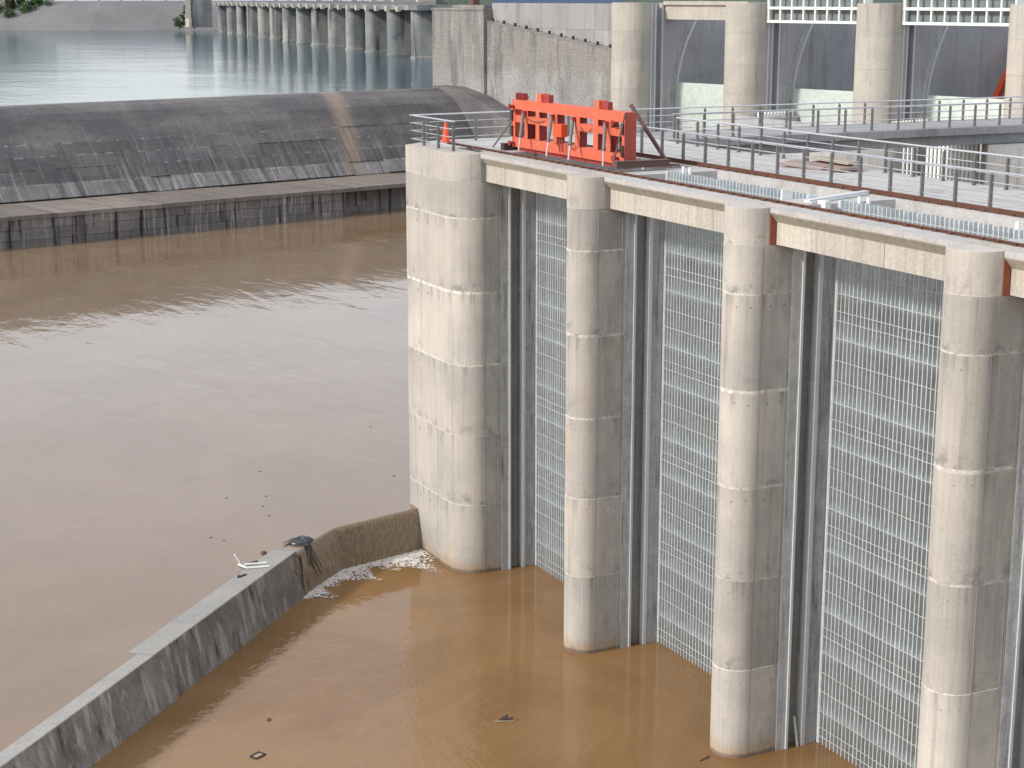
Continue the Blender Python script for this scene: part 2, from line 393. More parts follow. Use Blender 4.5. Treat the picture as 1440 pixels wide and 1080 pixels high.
# far bay at the end pier: solid
MB().prism([(.46, S + 2.21), (4.95, S + 2.21), (4.95, DY1), (1.45, DY1), (.46, S + 5.54)], H - .45, H - .003).ob('deck_slab', M['deck'], dk)
for y in (S, 0, -S, -2 * S):   # cross walls over the piers
    y0, y1 = (y - PR, y + PR) if y < S else (y - PR, y + 2.2)
    MB().box(1.63, 4.955, y0, y1, 16.66, H - .002).ob('cross_wall', M['deck'], dk)
MB().box(4.95, 5.5, DY0, DY1, -3, H - .46).ob('shaft_wall', M['newwall'], dk)
MB().box(9.6, 10.1, DY0, DY1, -3, H - .46).ob('rear_wall', M['newwall'], dk)
MB().box(4.96, 9.59, 15.7, 16.2, -3, H - .46).ob('end_wall', M['newwall'], dk)

# ------------------------------------------------------------------ trash racks
def rods():
    zs = []
    for j in range(6):
        zj = 17.78 - 3.47 * j
        for dz in (-.15, -.71, -1.41, -2.06, -2.76, -3.32):
            z = zj + dz
            if z > .1: zs.append((z, dz in (-.71, -2.76)))
    return zs
barm = MB().box(-.0, .125, -.016, .016, -2.2, 17.9).mesh('rack_bar', M['rack'])
wide = S - 2 * PR
rodm = MB().box(-.018, -.004, -wide / 2, wide / 2, -.012, .012).mesh('rack_rod', M['rod'])
stfm = MB().box(.135, .42, -wide / 2, wide / 2, -.10, .10).mesh('stiffener', M['rack'])
frm = MB().box(-.02, .30, -.05, .05, -2.2, 17.88).mesh('side_frame', M['rack'])
RL = ['galvanised trash rack behind the red gate bay, between the end pier and the next',
      'galvanised trash rack in the middle bay of the intake',
      'galvanised trash rack in the nearest wide bay of the intake',
      'galvanised trash rack mostly hidden beyond the right edge pier']
for j, (yc, lab) in enumerate(zip((S / 2, -S / 2, -1.5 * S, -2.5 * S), RL)):
    root = empty('trash_rack', (RK + .04, yc, 0), label=lab, cat='rack', group='trash racks')
    nb = 43
    for i in range(nb):
        y = -wide / 2 + .12 + (wide - .24) * i / (nb - 1)
        ob('rack_bar', barm, root, (0, y + random.uniform(-.008, .008), random.uniform(-.02, .02)))
    for z, st in rods():
        ob('cross_rod', rodm, root, (0, 0, z))
        if st: ob('stiffener', stfm, root, (0, 0, z - .02))
    for s_ in (-1, 1): ob('side_frame', frm, root, (0, s_ * (wide / 2 - .055), 0))

# ------------------------------------------------------------------ crane rails
def crane_rail(x, y0, y1, lab, z=H, low=1.):
    root = empty('crane_rail', (x, 0, z), label=lab, cat='rail', group='crane rails')
    MB().extr([(-.07, .02), (.07, .02), (.07, .035), (.018, .05), (.018, .10), (.04, .11), (.04, .145), (-.04, .145), (-.04, .11), (-.018, .10), (-.018, .05), (-.07, .035)], y0, y1).ob('rail_bar', M['rust'], root, scale=(1, 1, low))
    cl = MB().box(-.15, .15, -.09, .09, .001, .02).box(-.12, -.05, -.04, .04, .02, .055).box(.05, .12, -.04, .04, .02, .055).mesh('rail_clip', M['rust'])
    y = y0 + .2
    while y < y1:
        ob('rail_clip', cl, root, (random.uniform(-.02, .02), y, 0)); y += .62 + random.uniform(-.03, .03)
    # mortar bed, irregular and rust stained
    v = []; f = []; n = int((y1 - y0) / .22)
    for i in range(n + 1):
        yy = y0 + (y1 - y0) * i / n
        v += [(-.09 - random.uniform(0, .06) * random.random(), yy, .003), (.09 + random.uniform(0, .04), yy, .003)]
        if i: f.append((2 * i - 2, 2 * i, 2 * i + 1, 2 * i - 1))
    ob('rust_stain', mk('rust_stain', v, f, M['rustl'], 0), root)
crane_rail(1.15, -30.6, 14.6, 'rusty crane rail along the outer deck edge above the beams', low=.5)
crane_rail(5.35, DY0, 14.6, 'rusty crane rail along the deck behind the rack openings')

# ------------------------------------------------------------------ railings
def railing(lab, pts, step=1.565, first=0., posts=True, hh=1.1, mids=(.78, .48, .18)):
    """straight railing from pts[0] to pts[1] at deck level"""
    a, b = Vector((*pts[0], 0)), Vector((*pts[1], 0)); d = (b - a); L = d.length; d.normalize()
    rz = math.atan2(d.y, d.x)
    root = empty('railing', (a.x, a.y, H), rz, label=lab, cat='railing', group='steel railings')
    pm = bpy.data.meshes.get('post') or MB().box(-.035, .035, -.055, .055, 0, 1.02).box(-.07, .07, -.08, .08, 0, .015).tube((0, 0, 1.0), (0, 0, 1.08), .018, 6).mesh('post', M['post'])
    t = first
    while t <= L + .01:
        ob('post', pm, root, (t, 0, 0)); t += step
    MB().tube((-.12, 0, hh), (L + .12, 0, hh), .034, 10).ob('top_rail', M['rail'], root)
    for z in mids: MB().tube((-.1, 0, z), (L + .1, 0, z), .018, 8).ob('mid_rail', M['rail'], root)
    return root
railing('long railing beside the inner crane rail, nearest one along the deck', ((5.93, 9.4), (5.93, -33.)))
railing('long railing along the rear edge of the deck, behind the stacked boards', ((9.95, 10.0), (9.95, -33.)))
railing('railing along the near side of the access bridge', ((11.1, 12.15), (60., 12.15)))
railing('railing along the far side of the access bridge', ((10.3, 15.7), (60., 15.7)))
railing('short railing on top of the wide end pier, next to the traffic cone', ((-.24, 10.97), (-.24, 15.0)), step=1.5, hh=1.2, mids=(.88, .55, .2))
railing('railing across the far end of the deck behind the traffic cone', ((-.2, 15.35), (10.1, 15.95)), step=2.4, first=.75, hh=1.2, mids=(.88, .55, .2))

# ------------------------------------------------------------------ access bridge
br = empty('access_bridge', (10.36, 11.75, H), label='concrete access bridge leading right from the deck', cat='bridge')
MB().box(0, 52, 0, 4.4, -.36, -.004).ob('bridge_slab', M['newwall'], br)
for y in (.35, 3.4):
    MB().box(1, 52, y, y + .6, -.88, -.361).ob('girder', M['newwall'], br)

# ------------------------------------------------------------------ red steel gate standing on the deck
gt = empty('steel_gate', (2.1, 0, H), label='red steel bulkhead gate standing upright on the deck', cat='gate')
def gbox(nm, y0, y1, z0, z1, x0=0, x1=.40, mat='red', **k): return MB().box(x0, x1, y0, y1, z0, z1).ob(nm, M[mat], gt, **k)
gbox('top_chord', 1.071, 10.199, 1.70, 2.08, 0, .44)
gbox('bottom_chord', 1.071, 10.199, .16, .56, .03, .44)
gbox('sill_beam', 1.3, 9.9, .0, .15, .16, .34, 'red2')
# web plates (red with their shade in the colour, set back between the flanges) and the flange posts in front
posts = [(9.12, 8.91), (8.14, 7.89), (6.65, 6.37), (4.85, 4.54), (3.40, 3.11), (2.41, 2.15)]
for a_, b_ in posts:
    gbox('post_flange', b_ - .03, a_ + .03, .561, 1.699, .005, .03)
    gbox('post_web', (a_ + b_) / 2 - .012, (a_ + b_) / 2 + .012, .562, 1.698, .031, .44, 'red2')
gbox('end_plate', 1.04, 1.07, .14, 2.07, -.01, .47, 'red_end', label='red end plate, colour darkened for shade')
gbox('end_plate', 10.20, 10.23, .14, 2.07, -.01, .47)
gbox('post_flange', 1.071, 1.28, .561, 1.699, .005, .03); gbox('post_flange', 10.0, 10.199, .561, 1.699, .005, .03)
ys = [10.0] + [q for p_ in posts for q in p_] + [1.28]
for i in range(0, len(ys), 2):
    if i == 6: continue
    gbox('mid_chord', ys[i + 1] + .033, ys[i] - .033, 1.18, 1.46, .012, .30)
for y0, y1, z0, z1 in ((8.96, 9.97, .565, 1.17), (8.19, 8.86, .565, 1.17), (1.3, 2.1, .565, 1.17)):
    gbox('back_plate', y0, y1, z0, z1, .375, .39, 'black')
for y0, y1, zt in ((8.09, 7.15, 2.42), (3.41, 2.44, 2.40)):
    gbox('top_lug', (y0 + y1) / 2 + .1, y0, 2.081, zt, .02, .40); gbox('lug_plate', y1 + .05, (y0 + y1) / 2 + .098, 2.081, zt - .03, .10, .30, 'red2')
for y in (10.0, 9.82, 9.64, 9.46): gbox('lifting_eye', y - .035, y + .035, 2.081, 2.35, .05, .30, 'red2')
gbox('lifting_eye_bar', 9.40, 10.06, 2.16, 2.22, .302, .34, 'red2')
for y, z in ((10.08, 1.80), (10.08, .32), (1.62, 1.66), (1.55, .38)):
    g_ = MB().tube((-.20, y, z), (0, y, z), .06, 10).tube((-.24, y, z), (-.19, y, z), .11, 12).ob('guide_roller', M['red2'], gt)
for y0, y1, z0 in ((10.15, 10.36, 1.22), (10.15, 10.36, .60), (1.12, 1.27, 1.26), (1.12, 1.27, .45)):
    gbox('rubber_pad', y0, y1, z0, z0 + .42, -.06, -.012, 'black')
gbox('control_box', 5.42, 6.03, .88, 1.36, -.30, -.02, 'orange')
MB().tube((-.16, 5.6, .3), (-.16, 5.6, .88), .035, 8).tube((-.16, 5.8, .3), (-.16, 5.8, .88), .03, 8).ob('conduit', M['red2'], gt)
hz = MB()
for y0, y1, zz, sag in ((8.85, 7.3, 1.40, .22), (4.4, 3.45, 1.35, .35), (6.3, 5.9, .62, .25), (5.2, 4.7, .6, .3)):
    pr_ = None
    for i in range(9):
        u_ = i / 8; pt = (-.05, y0 + (y1 - y0) * u_, zz - sag * 4 * u_ * (1 - u_) * .5)
        if pr_: hz.tube(pr_, pt, .016, 6)
        pr_ = pt
hz.ob('hoses', M['brown'], gt)
for yt, yb, xb in ((9.05, 8.25, -.72), (6.61, 5.85, -.72), (4.87, 4.05, -.72), (2.35, 1.4, -.72)):
    A_, B_ = Vector((-.10, yt, 1.56)), Vector((xb, yb, .13)); m_ = A_.lerp(B_, .62)
    cy = MB().tube(A_, m_, .068, 12).tube(A_.lerp(B_, .60), A_.lerp(B_, .625), .08, 12).ob('hydraulic_cylinder', M['post'], gt)
    MB().tube(m_, B_, .036, 10).ob('piston_rod', M['rail'], cy)
    MB().box(-.14, .004, yt - .10, yt + .10, 1.50, 1.68).ob('cylinder_bracket', M['red2'], gt)
MB().bar((-.03, 1.0, 2.05), (-.52, 1.06, .05), .06, .04).ob('tie_bar', M['brown'], gt)

for (a_, b_, sec, mat, lab) in (
    ((3.42, 2.92, H + 2.22), (4.37, 1.69, H + .05), (.14, .12), 'brown', 'brown steel channel leaning against the right end of the red gate'),
    ((2.32, 10.62, H + 1.25), (2.02, 11.9, H + .02), (.06, .05), 'post', 'thin steel strut propping the left end of the red gate')):
    m_ = MB().bar(a_, b_, *sec)
    if mat == 'brown': m_.box(4.2, 4.75, 1.5, 1.85, H + .003, H + .05)
    m_.ob('steel_prop', M[mat], label=lab, cat='prop')
MB().box(1.75, 3.3, 10.30, 10.62, H + .003, H + .26).box(1.75, 3.3, 10.25, 10.67, H + .26, H + .28).ob('support_beam', M['black'], label='black steel support beam under the left end of the red gate', cat='steel beam')
MB().box(1.36, 3.6, .35, .62, H + .15, H + .36).box(1.36, 3.6, .30, .67, H + .36, H + .38).box(1.36, 3.6, .30, .67, H + .13, H + .15).ob('support_beam', M['brown'], label='dark steel support beam under the right end of the red gate', cat='steel beam')

# ------------------------------------------------------------------ deck clutter
cone = empty('traffic_cone', (1.38, 15.3, H), label='orange traffic cone at the far end of the deck behind the small railing', cat='traffic cone')
MB().box(-.2, .2, -.2, .2, 0, .04).ob('cone_base', M['orange'], cone)
MB().tube((0, 0, .04), (0, 0, .85), .18, 16, .05).ob('cone_body', M['orange'], cone)
for x, y, rz, dx, dy, mt, lab in ((8.55, -1.35, .25, .9, 2.0, 'wood2', 'pinkish formwork board lying on the deck, left one of the pile'),
                              (9.0, -2.35, -.15, .8, 2.3, 'wood2', 'pinkish formwork board lying lowest at the right of the pile'),
                              (9.15, -2.25, .1, .7, 2.0, 'wood', 'yellowish plywood sheet lying on top of the formwork boards')):
    zb = {'wood2': .06, 'wood': .22}[mt] + (.05 if x > 8.8 else 0)
    m_ = MB().box(-dx / 2, dx / 2, -dy / 2, dy / 2, 0, .10).mesh('board', M[mt])
    ob('board', m_, loc=(x, y, H + zb), rot=(.03, .04 if mt == 'wood' else -.06, rz), label=lab, cat='board', group='boards on the deck')
MB().box(8.3, 9.4, -3.2, -3.1, H + .003, H + .06).box(8.2, 9.2, -.9, -.8, H + .003, H + .06).ob('timber_bearer', M['wood2'], label='thin timbers under the pile of formwork boards', cat='timber')
wb = empty('steel_crossbeam', (3.2, -10.0, H), label='pale steel crossbeam lying over the middle pier between two rack openings', cat='steel beam')
MB().bar((-1.4, -.55, .06), (1.9, .75, .06), .20, .10).bar((-1.4, -.75, .04), (1.7, .45, .04), .05, .06).ob('beam_body', M['galv'], wb)
MB().box(-1.1, -.9, -1.1, -.7, -.2, .1).box(-1.5, -1.1, .6, .68, -.1, .32).ob('bracket', M['white'], wb)
for x, y, lab in ((3.05, -11.5, 'pale steel rack hanger pair right of the middle pier'), (3.35, -.95, 'pale steel rack hanger pair at the left end of the middle opening'),
             (3.2, -18.2, 'single pale steel rack hanger near the right edge')):
    m_ = MB().box(0, .05, -.06, .06, -.3, .24)
    if 'pair' in lab: m_.box(0, .05, -.50, -.38, -.3, .24)
    m_.ob('rack_hanger', M['white'], loc=(x, y, H), label=lab, cat='bracket', group='rack hangers')

# ------------------------------------------------------------------ guide wall and the water pouring over it
def off_line(pts, d):
    out = []
    for i, (x, y) in enumerate(pts):
        ds = []
        if i: ds.append(Vector((x - pts[i - 1][0], y - pts[i - 1][1])).normalized())
        if i < len(pts) - 1: ds.append(Vector((pts[i + 1][0] - x, pts[i + 1][1] - y)).normalized())
        ns = [Vector((-q.y, q.x)) for q in ds]; m_ = sum(ns, Vector((0, 0))); m_ /= m_.length_squared / len(ns) if len(ns) > 1 else 1
        if len(ns) > 1: m_ = (ns[0] + ns[1]) * (1 / (1 + ns[0].dot(ns[1])))
        out.append((x + m_.x * d, y + m_.y * d))
    return out
gw = empty('guide_wall', (-16, 1.75, 0), label='low concrete guide wall dividing the river from the pool', cat='wall')
def wall_seg(pts, z0, z1, mat, topmat):
    f0 = pts; back = off_line(pts, 1.02); foot = off_line(pts, -.45 * (1.8 + 2) / 1.8)
    rows = []
    n = len(pts)
    sec = [[(*foot[i], -2.), (*f0[i], z0 - .02), (*off_line(pts, .03)[i], z0), (*back[i], z1), (*back[i], -2.)] for i in range(n)]
    v = [p_ for s_ in sec for p_ in s_]; f = []
    for i in range(n - 1):
        for j in range(4): f.append((i * 5 + j, i * 5 + j + 1, i * 5 + 6 + j, i * 5 + 5 + j))
    f += [(4, 3, 2, 1, 0), tuple(5 * (n - 1) + j for j in range(5))]
    m = mk('wall_segment', [(x + 16, y - 1.75, z) for x, y, z in v], f, mat, 0); m.materials.append(topmat)
    for i in range(n - 1):
        for j in (1, 2): m.polygons[i * 4 + j].material_index = 1
    import bmesh
    bm = bmesh.new(); bm.from_mesh(m); bmesh.ops.recalc_face_normals(bm, faces=bm.faces); bm.to_mesh(m); bm.free()
    return ob('wall_segment', m, gw)
def lerp2(a, b, t): return (a[0] + (b[0] - a[0]) * t, a[1] + (b[1] - a[1]) * t)
PJ = (-15.95, 1.80); PE = (-7.75, 10.40)
wall_seg([W[0], lerp2(W[0], PJ, .5), PJ], 1.818, 1.788, M['guidewall'], M['walltop'])
wall_seg([PJ, lerp2(PJ, PE, .5), PE], 1.835, 1.812, M['guidewall'], M['walltop'])
wall_seg([PE, W[3], W[4], W[5]], 1.74, 1.74, M['guidewall'], M['guidewall'])
# tie holes in the sloping face
th = MB()
def face_pt(u, z):   # u along the long straight, z height on the battered face
    x, y = lerp2((-22.3, -4.8), PE, u); k = .45 * (1.8 - z) / 1.8; return Vector((x + .707 * k, y - .707 * k, z))
for i in range(24):
    u_ = (i + .5) / 24
    for z in (1.15, .22):
        p_ = face_pt(u_ + random.uniform(-.004, .004), z + random.uniform(-.05, .05)) - Vector((-16, 1.75, 0))
        th.tube(p_ + Vector((-.02, .02, 0)), p_ + Vector((.006, -.006, .0)), .035, 8)
th.ob('tie_holes', M['black'], gw, kind='stuff')

# water sheet falling over the low end
def fall_mat():
    g = G('falling_water'); p = g.pos()
    st = g.noise(g.map(p, (1, 1, .012)), 17, 4, .6); z = g.sep(p)[2]
    c = g.mix(g.ramp(st, .46, .68), (.185, .135, .085), (.31, .24, .165))
    g.bump(st, .08, .01)
    thin = g.noise(g.map(p, (1, 1, .03)), 6, 3, .6)
    g.fin(c, .06, 0, .6)
    x = g.sep(p)[0]
    dens = g.ramp(x, -8.3, -6.6, -.34, .3)
    al = g.ramp(g.math('ADD', g.math('ADD', thin, dens), g.math('MULTIPLY', z, .06)), .42, .58)
    g.l(al, g.b.inputs['Alpha']); return g.m
M['fall'] = fall_mat()
v = []; f = []; path = [(-8.6, 9.53), PE, W[3], W[4], W[5]]; samp = []
for i in range(len(path) - 1):
    L = math.dist(path[i], path[i + 1]); n = max(2, int(L / .06))
    samp += [lerp2(path[i], path[i + 1], j / n) for j in range(n)]
samp.append(path[-1]); prof = [(-.04, 1.798), (-.02, 1.80), (.06, 1.775), (.14, 1.66), (.20, 1.45), (.27, 1.15), (.34, .8), (.41, .4), (.46, -.02)]
sn = []
for i in range(len(samp)):
    a_, b_ = samp[max(0, i - 8)], samp[min(len(samp) - 1, i + 8)]; q = Vector((b_[0] - a_[0], b_[1] - a_[1])).normalized(); sn.append((q.y, -q.x))
for i, (x, y) in enumerate(samp):
    j_ = .008 * math.sin(i * .7)
    for o_, z in prof:
        o2 = o_ + (j_ * min(1, max(0, (1.8 - z) * 2)))
        v.append((x + sn[i][0] * o2, y + sn[i][1] * o2, z))
    if i:
        n = len(prof); f += [((i - 1) * n + j, i * n + j, i * n + j + 1, (i - 1) * n + j + 1) for j in range(n - 1)]
ob('falling_water', mk('falling_water', v, f, M['fall'], 60), label='thin brown sheet of water falling over the end of the guide wall', cat='water', kind='stuff')
# foam below it: low lumpy patches
fm = MB(); rnd = random.Random(3)
def lump(cx, cy, rx, ry, rz_, ang):
    n = 6; v = [(cx, cy, rz_)]; f = []
    for k_, (q, h_) in enumerate(((.6, .65), (1., 0))):
        for i in range(n):
            a_ = ang + 2 * math.pi * i / n; x, y = rx * q * math.cos(2 * math.pi * i / n), ry * q * math.sin(2 * math.pi * i / n)
            v.append((cx + x * math.cos(ang) - y * math.sin(ang), cy + x * math.sin(ang) + y * math.cos(ang), rz_ * h_ + .002))
    for i in range(n):
        j = (i + 1) % n; f += [(0, 1 + i, 1 + j), (1 + i, 7 + i, 7 + j, 1 + j)]
    fm.add(v, f)
for i in range(1100):
    k_ = rnd.random(); idx = int((.10 + .90 * k_) * (len(samp) - 1)); x, y = samp[idx]; nx, ny = sn[idx]
    far = 1.3 if x > -5 else .75
    dd = .42 + abs(rnd.gauss(0, .22)) * far * (.3 + .7 * math.sin(idx * .13) ** 2 + .3)
    s_ = rnd.uniform(.012, .034) * (1.15 - min(.8, (dd - .4) * .55)); tx, ty = -ny, nx
    ang = math.atan2(ty, tx) + rnd.gauss(0, .5)
    lump(x + nx * dd + rnd.gauss(0, .05), y + ny * dd + rnd.gauss(0, .05), s_ * rnd.uniform(1, 3.2), s_ * .8, s_ * .6, ang)
fo = fm.ob('foam', M['foam'], label='white foam at the foot of the falling water', cat='foam', kind='stuff')
def foam_sheet():
    g = G('foam_film'); p = g.pos(); at = g.n('ShaderNodeAttribute'); at.attribute_name = 'reach'; d = at.outputs['Fac']
    w1 = g.noise(g.map(p, (1, 1, 1)), 2.6, 6, .68, 1.4); vo = g.n('ShaderNodeTexVoronoi'); vo.feature = 'DISTANCE_TO_EDGE'; g.l(g.map(p, (1, .7, 1), (0, 0, .6)), vo.inputs['Vector']); vo.inputs['Scale'].default_value = 5.5
    web = g.ramp(vo.outputs['Distance'], .02, .2, .13, 0)
    a = g.ramp(g.math('SUBTRACT', g.math('ADD', w1, web), g.math('MULTIPLY', d, .26)), .34, .47)
    g.bump(w1, .6, .08); m = g.fin((.78, .74, .69), .55); g.l(g.math('MULTIPLY', a, .93), g.b.inputs['Alpha']); return m
fv = []; ff_ = []; fd = []; NR = 14
idxs = list(range(int(.12 * len(samp)), len(samp)))
for ii, idx in enumerate(idxs):
    x, y = samp[idx]; nx, ny = sn[idx]; reach = (1.2 + 1.1 * min(1, max(0, (x + 7) / 3))) * (.8 + .35 * math.sin(idx * .11) + .2 * math.sin(idx * .31))
    if x > -1.6: reach *= .9
    for r_ in range(NR + 1):
        u_ = r_ / NR; dd = .40 + reach * u_; fv.append((x + nx * dd, y + ny * dd, .022 + .035 * (1 - u_) * (.5 + .5 * math.sin(idx * .8 + r_ * 1.7)))); fd.append(u_)
    if ii: ff_ += [((ii - 1) * (NR + 1) + r_, ii * (NR + 1) + r_, ii * (NR + 1) + r_ + 1, (ii - 1) * (NR + 1) + r_ + 1) for r_ in range(NR)]
fmsh = mk('foam_film', fv, ff_, foam_sheet(), 80); at_ = fmsh.attributes.new('reach', 'FLOAT', 'POINT'); at_.data.foreach_set('value', fd)
ob('foam_film', fmsh, fo, kind='stuff')

# ------------------------------------------------------------------ debris
def crumple(name, cx, cy, z, rx, ry, rz_, mat, lab, cat, seed=1, ang=0., n=12):
    r_ = random.Random(seed); v = []; f = []
    for j in range(n + 1):
        for i in range(n + 1):
            u_, w_ = i / n * 2 - 1, j / n * 2 - 1
            h_ = rz_ * (max(0, 1 - u_ * u_) * max(0, 1 - w_ * w_)) ** .5 + r_.uniform(-.2, .2) * rz_
            x, y = rx * u_ * (1 - .25 * w_ * w_) + r_.uniform(-.05, .05) * rx, ry * w_ * (1 - .3 * u_) + r_.uniform(-.05, .05) * ry
            v.append((x, y, max(.004, h_)))
    f = [(j * (n + 1) + i, j * (n + 1) + i + 1, (j + 1) * (n + 1) + i + 1, (j + 1) * (n + 1) + i) for j in range(n) for i in range(n)]
    o = ob(name, mk(name, v, f, mat, 25), loc=(cx, cy, z), rot=(0, 0, ang), label=lab, cat=cat)
    md = o.modifiers.new('thick', 'SOLIDIFY'); md.thickness = .02; return o
pb = crumple('plastic_sheet', -7.05, 11.65, 1.80, .62, .48, .16, M['black_plastic'], 'crumpled black plastic sheet caught on the bend of the guide wall', 'plastic sheet', 4, .7)
tl = MB()
for i, (x0, dx) in enumerate(((-7.05, .0), (-6.93, .05), (-6.82, .08), (-7.15, -.03))):
    a_ = Vector((x0, x0 + 18.22, 1.75)); 
    tl.bar((x0, 11.02 + (x0 + 7.0) * 1.0, 1.78), (x0 + .42, 10.68 + (x0 + 7.0) * 1.0, .75 - .2 * (i % 2)), .07, .012)
o_ = tl.ob('sheet_tail', M['black_plastic'], pb); o_.matrix_parent_inverse = (Matrix.Translation((-7.05, 11.65, 1.80)) @ Matrix.Rotation(.7, 4, 'Z')).inverted()
st = MB().bar((-10.35, 9.85, 1.85), (-10.25, 9.15, 1.92), .05, .05).bar((-10.25, 9.15, 1.9), (-9.35, 8.95, 1.9), .05, .05).bar((-10.2, 9.6, 1.9), (-9.3, 9.42, 1.9), .05, .05).bar((-10.3, 9.6, 1.85), (-10.55, 9.65, 2.35), .06, .05)
st.ob('broken_chair_frame', M['white'], label='broken white frame lying across the guide wall', cat='frame')
MB().bar((-9.9, 9.75, 1.86), (-9.55, 9.85, 1.86), .08, .06).ob('driftwood', M['brown'], label='short dark stick beside the broken white frame', cat='driftwood')
MB().bar((-10.85, 8.35, 1.845), (-10.45, 8.55, 1.845), .08, .05).bar((-10.7, 8.4, 1.845), (-10.75, 8.6, 1.845), .05, .04).ob('driftwood', M['black'], label='dark scrap on the guide wall, left of the broken white frame', cat='driftwood')
crumple('floating_ball', -8.95, 10.85, 1.80, .13, .11, .10, M['brown'], 'small reddish-brown round float at the edge of the guide wall', 'float', 9)
MB().bar((-7.9, 11.5, 1.84), (-7.35, 11.75, 1.86), .07, .05).bar((-7.9, 11.35, 1.83), (-7.5, 11.7, 1.83), .05, .04).ob('driftwood', M['wood'], label='pale sticks beside the black plastic sheet', cat='driftwood')
db = empty('floating_bird_of_sticks', (-5.74, -4.89, 0), label='dark tangle of floating twigs in the middle of the pool', cat='driftwood'); db.name = 'twig_clump'
MB().bar((-.38, .1, .03), (.35, -.12, .03), .05, .04).ob('twig', M['wood'], db); MB().bar((-.12, .12, .05), (.06, -.05, .22), .10, .08).ob('twig', M['black'], db); MB().bar((.0, .02, .05), (.3, -.02, .09), .09, .07).ob('twig', M['brown'], db)
ff = empty('floating_tray', (-14.1, -3.73, 0), rz=.5, label='small dark-rimmed floating tray at the bottom of the picture', cat='tray')
for a_, b_ in (((-.2, -.14), (.2, -.14)), ((.2, -.14), (.2, .14)), ((.2, .14), (-.2, .14)), ((-.2, .14), (-.2, -.14))): MB().bar((*a_, .025), (*b_, .025), .04, .04).ob('frame_side', M['black'], ff)
MB().box(-.17, .17, -.11, .11, .005, .02).ob('panel', M['wood'], ff)
crumple('floating_bottle', -12.85, -1.15, 0, .14, .07, .06, M['brown'], 'small reddish-brown float drifting in the pool near the wall', 'float', 5, 1.2, 6)
MB().bar((3.1, -1.05, .01), (3.75, -.9, .02), .06, .04).ob('driftwood', M['brown'], label='thin brown stick floating beside the second pier', cat='driftwood')
MB().bar((-1.5, -10.45, .01), (-1.05, -10.3, .02), .06, .04).ob('driftwood', M['brown'], label='small dark stick floating left of the middle pier foot', cat='driftwood')
for i, (x, y) in enumerate(((-10.25, 13.84), (-7.91, 19.25), (-9.89, 13.22), (2.9, 28.6), (.31, 19.14), (-5.14, 22.83), (-6.19, 18.65), (-6.84, 17.22), (-7.06, 15.77))):
    w_ = ['dark leaf scrap floating near the bend of the guide wall', 'dark leaf scrap floating furthest left of the drifting scraps', 'smaller leaf scrap floating next to another near the guide wall',
          'dark scrap floating furthest out towards the dam', 'dark scrap floating close to the end pier', 'dark scrap floating in open water above the others', 'dark scrap drifting second below the open water scrap',
          'dark scrap drifting third below the open water scrap', 'dark scrap drifting nearest above the bend of the guide wall'][i]
    MB().bar((x - random.uniform(.03, .08), y, ZW + .008), (x + .05, y + random.uniform(-.08, .08), ZW + .012), .05, .015).ob('floating_scrap', M['black'], label=w_, cat='debris', group='floating scraps')
# ------------------------------------------------------------------ old overflow dam
def dam_mat(name, c1, c2, pale, dark, stain=True, pale_amt=.5, dark_amt=.6):
    g = G(name); o = g.map(g.pos(), (1, 1, 1), (0, 0, -DANG)); tc = g.n('ShaderNodeTexCoord').outputs['Object']
    # object coordinates of the parts share the dam's own frame
    x, y, z = g.sep(tc)
    big = g.ramp(g.noise(g.map(tc, (.5, 1, 1)), .22, 6, .65), .38, .62); c = g.mix(big, c1, c2)
    st = g.noise(g.map(tc, (1.6, .10, .10)), 1.0, 5, .65); st2 = g.noise(g.map(tc, (2.6, .16, .16), loc=(31, 3, 5)), 1.0, 4, .6)
    c = g.mix(g.math('MULTIPLY', g.ramp(st2, .53, .66), g.math('MULTIPLY', g.ramp(z, 6.2, 11.5, 1, .22), pale_amt)), c, pale)
    c = g.mix(g.math('MULTIPLY', g.ramp(st, .50, .64), g.math('MULTIPLY', g.ramp(z, 6.2, 11.5, 1, .35), dark_amt)), c, dark)
    for zl in (6.15, 7.45, 8.65, 9.8):      # lime bleeding out of the pour joints
        k = g.math('MULTIPLY', g.ramp(g.math('ABSOLUTE', g.math('SUBTRACT', z, zl - .03)), .02, .12, 1, 0), g.ramp(g.noise(tc, .14, 5, .65, zl), .50, .60))
        c = g.mix(g.math('MULTIPLY', k, .5), c, (.40, .385, .37))
    fine = g.noise(tc, 4, 5, .7)
    c = g.mix(1., c, g.gray(g.ramp(fine, .25, .75, .75, 1.15)), 'MULTIPLY')
    c = g.mix(1., c, g.gray(g.ramp(g.rand(), 0, 1, .82, 1.08)), 'MULTIPLY')
    if stain:   # rusty dribble left by water leaking over the crest
        ctr = g.math('ADD', 48.2 - 17 * .32, g.math('MULTIPLY', y, .32))
        d = g.math('ABSOLUTE', g.math('SUBTRACT', g.math('ADD', x, g.math('MULTIPLY', g.noise(tc, .8, 3), .8)), g.math('ADD', ctr, .5)))
        k = g.math('MULTIPLY', g.ramp(d, .45, 1.9, 1, 0), g.ramp(st2, .30, .6, .35, 1))
        c = g.mix(g.math('MULTIPLY', k, .75), c, (.30, .235, .18))
    g.bump(fine, .5, .05)
    return g.fin(c, .8, 0, .35)
M['dam'] = dam_mat('dam_face', (.105, .102, .106), (.165, .155, .150), (.34, .325, .315), (.062, .063, .068), True, .42, .6)
M['damlow'] = dam_mat('dam_toe', (.23, .222, .218), (.175, .17, .168), (.40, .388, .378), (.075, .075, .08), True, .5, .8)
M['stone'] = dam_mat('dam_stone', (.23, .205, .19), (.15, .143, .142), (.52, .48, .44), (.03, .031, .035), False, .5, 1.0)
M['apron'] = dam_mat('dam_apron', (.225, .19, .162), (.185, .16, .142), (.30, .27, .245), (.11, .098, .092), False, .35, .6)
